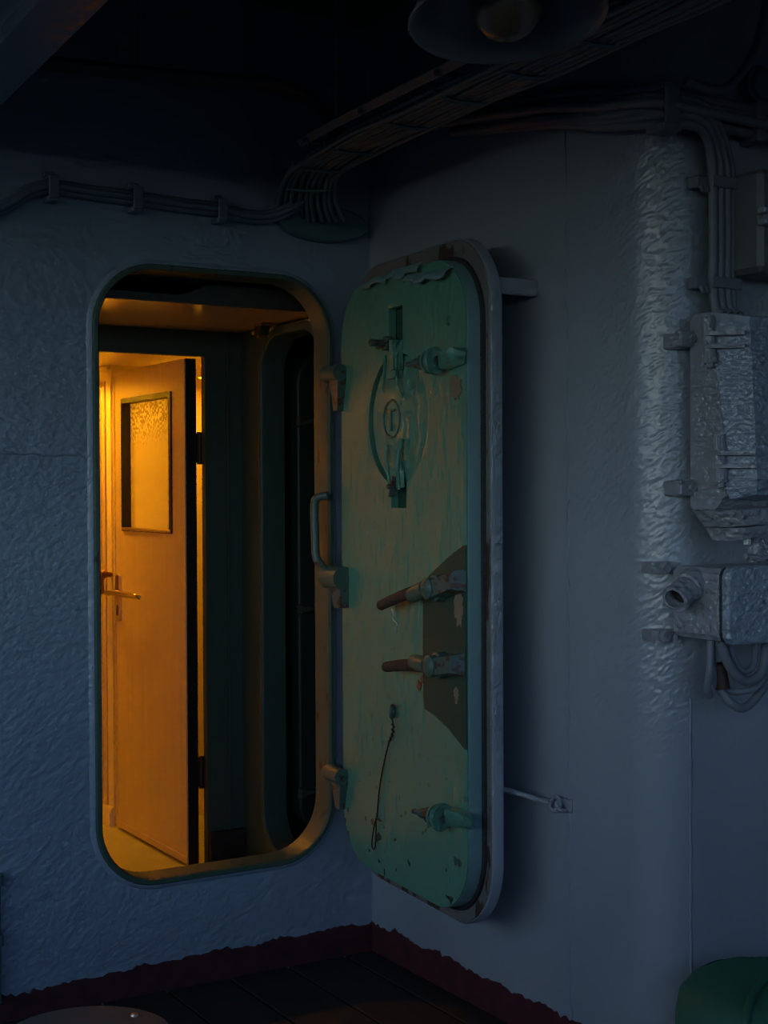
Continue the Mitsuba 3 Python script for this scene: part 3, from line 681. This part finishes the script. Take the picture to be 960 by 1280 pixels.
add(t + "__pad_eye", cat([ring3((-0.014, -0.948, 0.619), 0.014, 0.0055, (1, 0, 0), (0, 0.6, 0.8), 18, 8), cbox(-0.006, 0.0, -0.975, -0.925, 0.603, 0.636, 0.002)]), "box_paint", 50)

# upper equipment box with hinged lid
t = thing("equipment_box", "tall grey steel wall box with two hinge clasps, right above the smaller blue-lidded box", "equipment box")
bx = 0.054
def prism(poly_yz, x0, x1):
    """poly in (y, z), extruded along x."""
    m = ext(Polygon(poly_yz), x0, x1)
    return put(m, frame((0, 0, 0), (0, 1, 0), (0, 0, 1), (1, 0, 0)))
add(t + "__body", prism([(-1.331, 1.362), (-1.331, 1.775), (-1.345, 1.79), (-1.392, 1.79), (-1.440, 1.50), (-1.441, 1.385), (-1.41, 1.352), (-1.345, 1.345)], bx, 0.62), "box_paint", 30)
lidr = [np.array([(bx + i, y0 - o * (y0 - y1), z) for i, z, y0, y1, o in q]) for q in (
    [(0.004, 1.795, -1.385, -1.385, 0), (0.55, 1.795, -1.385, -1.385, 0), (0.55, 1.370, -1.440, -1.440, 0), (0.004, 1.370, -1.440, -1.440, 0)],)]
lid = hullpts([(bx, -1.394, 1.79), (0.62, -1.394, 1.79), (bx, -1.442, 1.40), (0.62, -1.442, 1.40), (bx + 0.012, -1.442, 1.375), (0.62, -1.442, 1.368),
               (bx + 0.045, -1.470, 1.775), (0.60, -1.470, 1.775), (bx + 0.045, -1.492, 1.42), (0.60, -1.492, 1.42), (bx + 0.004, -1.41, 1.775), (bx + 0.004, -1.455, 1.43), (bx + 0.06, -1.475, 1.385), (0.6, -1.475, 1.38)])
add(t + "__lid", lid, "box_blue", 25)
for cz, cy in ((1.725, -1.404), (1.462, -1.437)):
    k = add(t + "__hinge", cat([rod((bx - 0.012, cy + 0.006, cz + 0.055), (bx - 0.012, cy - 0.004, cz - 0.05), 0.0145), rod((bx - 0.012, cy - 0.002, cz - 0.05), (bx - 0.012, cy - 0.003, cz - 0.060), 0.008)]), "box_paint", 50)
    for s in (-0.014, 0.014):
        add(k + "__strap", hullpts([(bx - 0.028, cy, cz + s - 0.005), (bx - 0.028, cy, cz + s + 0.005), (bx + 0.025, cy - 0.07, cz + s - 0.005), (bx + 0.025, cy - 0.07, cz + s + 0.005), (bx + 0.02, cy, cz + s - 0.005), (bx + 0.02, cy, cz + s + 0.005), (bx - 0.026, cy - 0.02, cz + s - 0.004), (bx - 0.026, cy - 0.02, cz + s + 0.004)]), "box_paint", 30)
for z in (1.735, 1.402):
    add(t + "__lug", cat([cbox(0.012, 0.075, -1.345, -1.325, z - 0.018, z + 0.018, 0.003), cbox(0.030, 0.075, -1.33, -1.265, z - 0.02, z + 0.016, 0.004)]), "box_paint", 30)
    add(t + "__lug__bolt", hexnut((0, 0, 0), 0.010, 0.010), "box_paint", 30, frame((0.045, -1.344, z), (1, 0, 0), (0, 0, 1), (0, -1, 0)))
# gland flange under the box
add(t + "__flange", cat([hullpts([(x_, y_, z_) for x_, y_, z_ in ((0.022, -1.37, 1.352), (0.022, -1.45, 1.352), (0.05, -1.49, 1.352), (0.32, -1.50, 1.365), (0.32, -1.36, 1.352), (0.050, -1.38, 1.315), (0.05, -1.45, 1.315), (0.07, -1.485, 1.318), (0.32, -1.49, 1.327), (0.32, -1.38, 1.327))])]), "box_paint", 30)
add(t + "__flange", hullpts([(0.045, -1.39, 1.312), (0.045, -1.45, 1.312), (0.07, -1.485, 1.314), (0.16, -1.485, 1.322), (0.16, -1.39, 1.322), (0.055, -1.40, 1.285), (0.055, -1.44, 1.285), (0.075, -1.47, 1.287), (0.155, -1.475, 1.297), (0.155, -1.40, 1.297)]), "box_paint", 30)
add(t + "__flange__bolt", hexnut((0.100, -1.46, 1.276), 0.009, 0.013), "white_cord", 30)
add(t + "__conduit", cat([rod((0.150, -1.44, 1.30), (0.143, -1.44, 1.234), 0.013), put(lathe([(0, 0), (0.02, 0), (0.02, 0.02), (0, 0.02)], 12), frame((0.144, -1.44, 1.250), (1, 0, 0), (0, 1, 0), (0, 0, 1)))]), "box_paint", 50)
add(t + "__conduit", tube([(0.150, -1.452, 1.285), (0.168, -1.46, 1.26), (0.172, -1.462, 1.250), (0.150, -1.462, 1.243), (0.128, -1.46, 1.246), (0.10, -1.455, 1.250)], 0.0075, 8, 6), "box_paint", 60)

# lower junction box
t = thing("junction_box", "squat grey junction box with a blue-grey lid and an open cable stub on its side", "junction box")
add(t + "__body", cbox(0.010, 0.40, -1.472, -1.312, 1.068, 1.226, 0.012), "box_paint", 30)
add(t + "__lid", slab(0.013, 0.42, 1.060, 1.232, 0.0, 0.022, 0.028, 0.008, 8), "box_blue", 40, frame((0, -1.470, 0), (1, 0, 0), (0, 0, 1), (0, -1, 0)))
add(t + "__lid_gasket", slab(0.011, 0.41, 1.064, 1.228, -0.003, 0.003, 0.02, 0.001, 6), "gasket_rubber", 40, frame((0, -1.470, 0), (1, 0, 0), (0, 0, 1), (0, -1, 0)))
gl0, gl1 = np.array((0.015, -1.385, 1.195)), np.array((-0.062, -1.405, 1.158))
ax = (gl1 - gl0) / np.linalg.norm(gl1 - gl0)
uu = np.cross(ax, (0, 0, 1)); uu /= np.linalg.norm(uu)
GM = frame(gl0, uu, np.cross(ax, uu), ax)
gp = [(0.034, 0), (0.034, 0.03), (0.029, 0.034), (0.029, 0.074), (0.031, 0.076), (0.031, 0.086), (0.023, 0.087), (0.022, 0.060)]
stub = loft([(circ(0, 0, r, 24), z) for r, z in gp], caps=False)
add(t + "__cable_gland", stub, "box_paint", 40, GM)
add(t + "__cable_gland__bore", lathe([(0, 0.05), (0.024, 0.05), (0.024, 0.056), (0, 0.056)], 20), "gasket_rubber", 40, GM)
for z in (1.220, 1.066):
    add(t + "__lug", cat([hullpts([(a, b, z + c) for a, b, c in ((0.035, -1.31, -0.014), (0.035, -1.31, 0.014), (-0.02, -1.285, -0.013), (-0.02, -1.285, 0.013), (0.04, -1.27, -0.014), (0.04, -1.27, 0.014), (-0.01, -1.24, -0.013), (-0.01, -1.24, 0.013))])]), "box_paint", 30)
    add(t + "__lug__bolt", hexnut((0, 0, 0), 0.014, 0.014), "box_paint", 30, frame((0.002, -1.298, z), (1, 0, 0), (0, 0, 1), (0, -1, 0)))

# cables looping below the junction box
loops = [([(0.030, -1.42, 1.066), (0.027, -1.42, 1.00), (0.030, -1.41, 0.96), (0.045, -1.40, 0.94)], 0.009, "short grey cable stub hanging straight below the junction box"),
         ([(0.040, -1.44, 1.066), (0.060, -1.44, 1.02), (0.090, -1.44, 0.985), (0.125, -1.44, 0.972), (0.165, -1.44, 0.99), (0.19, -1.43, 1.05), (0.195, -1.42, 1.066)], 0.011, "thick grey cable in the uppermost wide loop below the junction box"),
         ([(0.075, -1.43, 1.066), (0.090, -1.43, 1.02), (0.12, -1.43, 0.992), (0.15, -1.43, 1.005), (0.165, -1.42, 1.04), (0.165, -1.42, 1.066)], 0.008, "thin grey cable in a tight inner loop below the junction box"),
         ([(0.050, -1.40, 1.066), (0.055, -1.40, 1.00), (0.075, -1.40, 0.955), (0.10, -1.42, 0.918), (0.14, -1.42, 0.912), (0.20, -1.42, 0.96), (0.25, -1.42, 1.05)], 0.010, "grey cable in the lowest loop below the junction box"),
         ([(0.21, -1.43, 1.066), (0.195, -1.43, 1.00), (0.16, -1.43, 0.955), (0.115, -1.41, 0.945), (0.10, -1.39, 0.95)], 0.008, "thin grey cable crossing behind the loops below the junction box")]
for pts, r, lab in loops:
    t = thing("loop_cable", lab, "cable", "cables looping below the junction box")
    add(t + "__cord", tube(pts, r, 12, 8), "cable_paint", 60)
add("loop_cable_003__coupling", tube([(0.070, -1.402, 1.01), (0.080, -1.405, 0.955)], 0.017, 10, 1), "red_brown_dark", 40, label="rusty threaded coupling")

# third box at the upper right edge
t = thing("wall_cabinet", "dark grey steel cabinet at the upper right edge, with a latch on its side", "cabinet")
add(t + "__body", cbox(0.172, 0.60, -1.43, -1.30, 1.885, 2.115, 0.012), "cabinet_paint", 30)
k = add(t + "__latch", cat([cbox(0.160, 0.26, -1.455, -1.43, 2.010, 2.024, 0.003), cbox(0.160, 0.20, -1.455, -1.43, 1.985, 1.999, 0.003), cbox(0.176, 0.195, -1.45, -1.43, 1.985, 2.024, 0.002)]), "box_paint", 30)

# vertical cable run on the far wall, coming from the run along the wall head
def cable_bundle(name, label, paths, radii, bsdf, group=None):
    t = thing(name, label, "cable bundle", group)
    for p, r in zip(paths, radii):
        add(t + "__cable", tube(p, r, 10, 8), bsdf, 60)
    return t
paths = []
for i, xx in enumerate((0.113, 0.134, 0.155, 0.172)):
    o = i * 0.019
    paths.append([(-0.02 - 0.1 * o, -0.62, 2.345 + 0.3 * o), (-0.03 - 0.1 * o, -0.95, 2.288 + 0.3 * o), (-0.05, -1.16, 2.235 + 0.6 * o), (-0.02, -1.300, 2.214 + o), (0.045 + 0.2 * o, -1.352, 2.208 + o), (0.085 + 0.6 * o, -1.352, 2.185 + 0.7 * o), (xx - 0.006, -1.345, 2.13 + 0.2 * o), (xx, -1.342, 2.07), (xx + 0.001, -1.342, 1.96), (xx, -1.342, 1.87), (xx + 0.004, -1.345, 1.81), (xx + 0.010, -1.362, 1.791)])
t = cable_bundle("cable_bundle", "painted grey cables bending down the wall from the overhead run into the wall box", paths, (0.011, 0.011, 0.011, 0.008), "cable_paint")
for z in (2.092, 1.865):
    k = add(t + "__clamp", cbox(0.098, 0.190, -1.358, -1.352, z - 0.013, z + 0.013, 0.002), "cable_paint", 30)
    add(k + "__lug", cat([cbox(0.072, 0.108, -1.335, -1.300, z - 0.014, z + 0.014, 0.003), rod((0.082, -1.345, z - 0.024), (0.082, -1.335, z - 0.010), 0.005), rod((0.096, -1.345, z - 0.024), (0.096, -1.335, z - 0.010), 0.005)]), "cable_paint", 40)

# horizontal run along the head of the right wall
def zb(y):
    return float(np.interp(-y, (0.3, 0.57, 0.79, 0.98, 1.16, 1.33), (2.44, 2.395, 2.365, 2.335, 2.300, 2.262)))
ys = (-0.50, -0.66, -0.82, -0.98, -1.12, -1.20)
paths, radii = [], []
for i, (dz, off, r) in enumerate(((0.018, 0.03, 0.012), (-0.006, 0.035, 0.016), (-0.036, 0.028, 0.013), (-0.02, 0.058, 0.012))):
    p = [(-off, y, zb(y) + dz + 0.003 * NP.randn()) for y in ys]
    p += [(-0.025 + 0.5 * 0.04 - off * 0.5, -1.285 - off * 0.6, zb(-1.27) + dz), (0.08, -1.305 - off, zb(-1.33) + dz - 0.002), (0.25, -1.305 - off, 2.255 + dz), (0.55, -1.305 - off, 2.25 + dz), (1.1, -1.305 - off, 2.26 + dz)]
    paths.append(p); radii.append(r)
t = cable_bundle("cable_bundle", "heavy grey cables running along the head of the right wall and round its corner", paths, radii, "cable_paint")
add(t + "__hanger", cat([cbox(-0.034, 0.006, -1.352, -1.343, 2.190, 2.300, 0.003), cbox(-0.05, 0.004, -1.36, -1.30, 2.188, 2.206, 0.003), cbox(-0.035, 0.01, -1.345, -1.29, 2.285, 2.303, 0.003)]), "cable_paint", 30)
add(t + "__hanger", cbox(0.235, 0.262, -1.362, -1.30, 2.195, 2.29, 0.003), "cable_paint", 30)
t = thing("thin_cable", "thin loose cable curving down from the deck head to the run at the upper right", "cable")
add(t + "__cord", tube([(0.30, -1.40, 2.78), (0.262, -1.38, 2.60), (0.247, -1.372, 2.50), (0.225, -1.37, 2.42), (0.184, -1.37, 2.35), (0.13, -1.37, 2.302), (0.07, -1.375, 2.288), (0.0, -1.375, 2.297)], 0.010, 10, 8), "cable_paint", 60)
t = thing("wall_fitting", "dark round wall fitting at the upper right edge above the cable run", "wall fitting")
RF = frame((0.275, -1.30, 2.335), (1, 0, 0), (0, 0, 1), (0, -1, 0))
add(t + "__body", lathe([(0, 0), (0.04, 0), (0.04, 0.03), (0.034, 0.045), (0.02, 0.05), (0, 0.05)], 24), "dark_paint", 40, RF)
add(t + "__rim", ring3((0, 0, 0.03), 0.040, 0.006, (1, 0, 0), (0, 1, 0), 28, 8), "cable_paint", 60, RF)

# cables along the back wall
wa = [(-3.6, 2.08), (-2.6, 2.075), (-1.9, 2.06), (-1.45, 2.065), (-1.25, 2.09), (-1.12, 2.137), (-1.055, 2.182), (-0.99, 2.203), (-0.88, 2.200), (-0.755, 2.197), (-0.625, 2.192), (-0.503, 2.190), (-0.43, 2.180), (-0.353, 2.184), (-0.29, 2.210), (-0.235, 2.250)]
paths = []
for dz, off in ((0.013, 0.018), (-0.008, 0.018), (0.003, 0.034)):
    paths.append([(x_, -off - (0.03 if x_ > -0.3 else 0), z_ + dz) for x_, z_ in wa])
t = cable_bundle("cable_bundle", "blue painted cables clipped along the back wall above the bright doorway", paths, (0.011, 0.010, 0.009), "cable_blue")
for x_, z_ in ((-0.99, 2.203), (-0.755, 2.197), (-0.503, 2.190)):
    k = add(t + "__clip", cat([cbox(x_ - 0.014, x_ + 0.014, -0.046, -0.002, z_ + 0.024, z_ + 0.030, 0.002), cbox(x_ - 0.014, x_ + 0.014, -0.049, -0.043, z_ - 0.030, z_ + 0.030, 0.002), cbox(x_ - 0.016, x_ + 0.016, -0.043, -0.0, z_ - 0.038, z_ - 0.022, 0.003), cbox(x_ - 0.018, x_ + 0.012, -0.02, 0, z_ + 0.028, z_ + 0.045, 0.003)]), "cable_blue", 30)

# ------------------------------------------------------------------ overhead cable tray with its thick bundle
def tray_c(s):
    """Centre of the bundle, s from 0 at the wall to 1 over the camera."""
    P_ = smooth_path(np.array([(-0.215, -0.035, 2.185), (-0.255, -0.09, 2.24), (-0.300, -0.22, 2.285), (-0.315, -0.45, 2.30), (-0.335, -0.9, 2.302), (-0.36, -1.5, 2.30), (-0.40, -2.2, 2.30), (-0.44, -3.2, 2.30), (-0.46, -4.4, 2.30)]), 10)
    return P_
Pc = tray_c(0)
tt = np.gradient(Pc, axis=0); tt /= np.linalg.norm(tt, axis=1, keepdims=True)
sd = np.cross(tt, (0, 0, 1)); sd /= np.linalg.norm(sd, axis=1, keepdims=True)
up_ = np.cross(sd, tt)
NC = 10
arc = np.concatenate([[0], np.cumsum(np.linalg.norm(np.diff(Pc, axis=0), axis=1))])
t = thing("cable_bundle", "thick strapped bundle of dark cables crossing overhead and fanning into the wall corner", "cable bundle")
for layer in range(2):
    for i in range(NC - layer):
        a = (i + 0.5 * layer - (NC - 1) / 2) / ((NC - 1) / 2)
        spread = 0.070 + 0.030 * np.exp(-arc / 0.10)
        wave = 0.003 * np.sin(arc * 7 + i * 1.9) + 0.003 * np.sin(arc * 13 + i * 0.7 + layer)
        p = Pc + sd * (a * spread + wave)[:, None] + up_ * (0.014 * layer - 0.004 * a * a + 0.002 * np.sin(arc * 9 + i * 2.3))[:, None]
        add(t + "__cable", tube(p, 0.0068, 8, 1), "dark_paint", 60)
for s in (14, 22, 30, 37, 42, 46, 50):
    c_, S_, U_ = Pc[s], sd[s], up_[s]
    loop = [c_ + S_ * (0.082 * math.cos(q)) + U_ * (0.007 + 0.020 * math.sin(q)) for q in np.linspace(0, 2 * math.pi, 24)]
    add(t + "__strap", tube(loop, 0.0045, 6, 1), "dark_paint", 60)
# gland plate on the wall where they enter
t = thing("gland_plate", "dark oval gland plate on the wall corner where the overhead cables enter", "gland plate")
add(t + "__plate", loft([(circ(-0.165, 2.185, 0.055, 36, 0.150), 0.0), (circ(-0.165, 2.185, 0.055, 36, 0.150), 0.022), (circ(-0.165, 2.185, 0.049, 36, 0.143), 0.028)]), "dark_paint", 40, WA)

t = thing("cable_tray", "dark steel cable tray carrying the thick bundle, hung from the deck head", "cable tray")
for off in (-0.112, 0.095):
    p = Pc[26:] + sd[26:] * off + np.array((0, 0, 0.035))
    add(t + "__side_rail", tube(p, 0.016, 4, 1), "dark_paint", 20)
for s in (28, 36, 43, 48, 53, 58):
    c_ = Pc[s] + (0, 0, 0.025)
    add(t + "__rung", rod(c_ + sd[s] * 0.11, c_ - sd[s] * 0.11, 0.007), "dark_paint", 60)
for s in (33, 44, 52, 60):
    c_ = Pc[s]
    for off in (-0.112, 0.095):
        q = c_ + sd[s] * off
        add(t + "__hanger", cbox(q[0] - 0.010, q[0] + 0.010, q[1] - 0.003, q[1] + 0.003, 2.33, 2.80, 0.001), "dark_paint", 30)

paths = []
for i in range(4):
    o = 0.020 * i - 0.03
    paths.append([(-2.2, 0.02 + o, 2.52), (-1.4, -0.06 + o, 2.51), (-0.927, -0.14 + o, 2.50), (-0.62, -0.20 + o, 2.50), (-0.42 + 0.5 * o, -0.27 + o, 2.49), (-0.30 + 0.3 * o, -0.26 + o, 2.44), (-0.22, -0.22 + o, 2.36), (-0.20, -0.17 + o, 2.31)])
t = cable_bundle("cable_bundle", "flat dark cable run crossing left to right under the deck head into the bundle", paths, (0.011,) * 4, "ceiling_paint")
for q in ((-0.52, -0.25), (-0.80, -0.19)):
    add(t + "__hanger", cbox(q[0] - 0.011, q[0] + 0.011, q[1] - 0.003, q[1] + 0.003, 2.50, 2.80, 0.001), "dark_paint", 30)

# overhead deck beam at the upper left: web and flange
t = thing("deck_beam", "dark blue-grey overhead deck beam with a rusty lower flange, upper left corner", "beam")
BM = frame((-1.285, 0, 0), (0.045, 0.999, 0), (0, 0, 1), (0.999, -0.045, 0))
add(t + "__lower_flange", cbox(-4.6, -0.02, 2.30, 2.33, -0.048, 0.072, 0.004), "beam_paint", 30, BM)
add(t + "__web", cbox(-4.6, -0.02, 2.33, 2.80, -0.048, -0.035, 0.002), "blue_paint", 30, BM)

# bell lamp hanging near the camera
t = thing("bell_lamp", "dark bell-shaped deck lamp with an unlit amber globe, hanging at the top edge", "lamp")
LM = frame((-0.747, -1.742, 2.205), (1, 0, 0), (0, 1, 0), (0, 0, 1))
tilt = trimesh.transformations.rotation_matrix(math.radians(-8), (R0[0], R0[1], 0))
LM = LM @ tilt @ trimesh.transformations.rotation_matrix(math.radians(-3), (FW[0], FW[1], 0))
sh = [(0.166, 0.0), (0.170, -0.003), (0.172, 0.001), (0.168, 0.006), (0.148, 0.045), (0.120, 0.085), (0.075, 0.115), (0.050, 0.125), (0.050, 0.16), (0.046, 0.16), (0.046, 0.12), (0.072, 0.110), (0.116, 0.080), (0.144, 0.041), (0.163, 0.004), (0.166, 0.0)]
add(t + "__shade", loft([(circ(0, 0, r, 48), z) for r, z in sh], caps=False), "reflector_enamel", 50, LM)
add(t + "__globe", lathe([(0.0, -0.036), (0.018, -0.034), (0.038, -0.024), (0.054, -0.004), (0.062, 0.022), (0.063, 0.05), (0.055, 0.10), (0, 0.12)], 36), "globe_glass", 60, LM)
add(t + "__socket", lathe([(0, 0.12), (0.052, 0.12), (0.052, 0.20), (0.03, 0.23), (0.012, 0.235), (0.012, 0.60), (0, 0.60)], 24), "dark_paint", 40, LM)

# ------------------------------------------------------------------ low things in the lower corners
t = thing("bollard", "dark round-topped bollard head in the lower left corner of the deck", "bollard")
BO = frame((-1.37, -1.335, 0), (1, 0, 0), (0, 1, 0), (0, 0, 1))
add(t + "__drum", lathe([(0, 0.0), (0.13, 0.0), (0.13, 0.02), (0.115, 0.03), (0.115, 0.38), (0.128, 0.395), (0, 0.395)], 40), "drum_top", 40, BO)
add(t + "__lid", lathe([(0.0, 0.39), (0.158, 0.39), (0.162, 0.40), (0.160, 0.432), (0.150, 0.444), (0.10, 0.450), (0, 0.452)], 48), "drum_top", 40, BO)
add(t + "__rivet", lathe([(0, 0), (0.008, 0), (0.006, 0.004), (0, 0.005)], 10), "brass", 40, frame((-1.265, -1.30, 0.449), (1, 0, 0), (0, 1, 0), (0, 0, 1)))

t = thing("pipe", "thin dark pipe with two collars at the left edge, against the back wall", "pipe")
add(t + "__pipe", rod((-1.150, -0.02, 0.06), (-1.150, -0.02, 0.40), 0.010), "dark_paint", 60)
for z in (0.385, 0.225):
    add(t + "__collar", rod((-1.150, -0.02, z - 0.014), (-1.150, -0.02, z + 0.014), 0.017), "dark_paint", 40)

t = thing("canvas_cover", "dark green canvas cover with a raised seam, over deck gear in the lower right corner", "canvas cover")
cc = np.array((0.03, -1.62, 0.0))
cv = lathe([(0, 0.0), (0.20, 0.0), (0.208, 0.08), (0.212, 0.20), (0.212, 0.30), (0.205, 0.335), (0.185, 0.36), (0.14, 0.374), (0.07, 0.380), (0, 0.382)], 56)
vv = cv.vertices.copy()
nz = meshkit.fbm(vv * 9, 3)[:, None] - 0.5
vv += nz * np.array((0.03, 0.03, 0.02)) * (vv[:, 2:3] > 0.02)
cv = trimesh.Trimesh(vv, cv.faces, process=False)
add(t + "__cover", cv, "green_canvas", 60, frame(cc, (1, 0, 0), (0, 1, 0), (0, 0, 1)))
sm = [(-0.198, -0.094, 0.08), (-0.197, -0.094, 0.20), (-0.196, -0.093, 0.29), (-0.186, -0.090, 0.338), (-0.16, -0.07, 0.366), (-0.10, -0.03, 0.379), (0.0, 0.02, 0.386)]
add(t + "__seam", tube([np.array(q) for q in sm], 0.008, 8, 8), "green_canvas", 60, frame(cc, (1, 0, 0), (0, 1, 0), (0, 0, 1)))
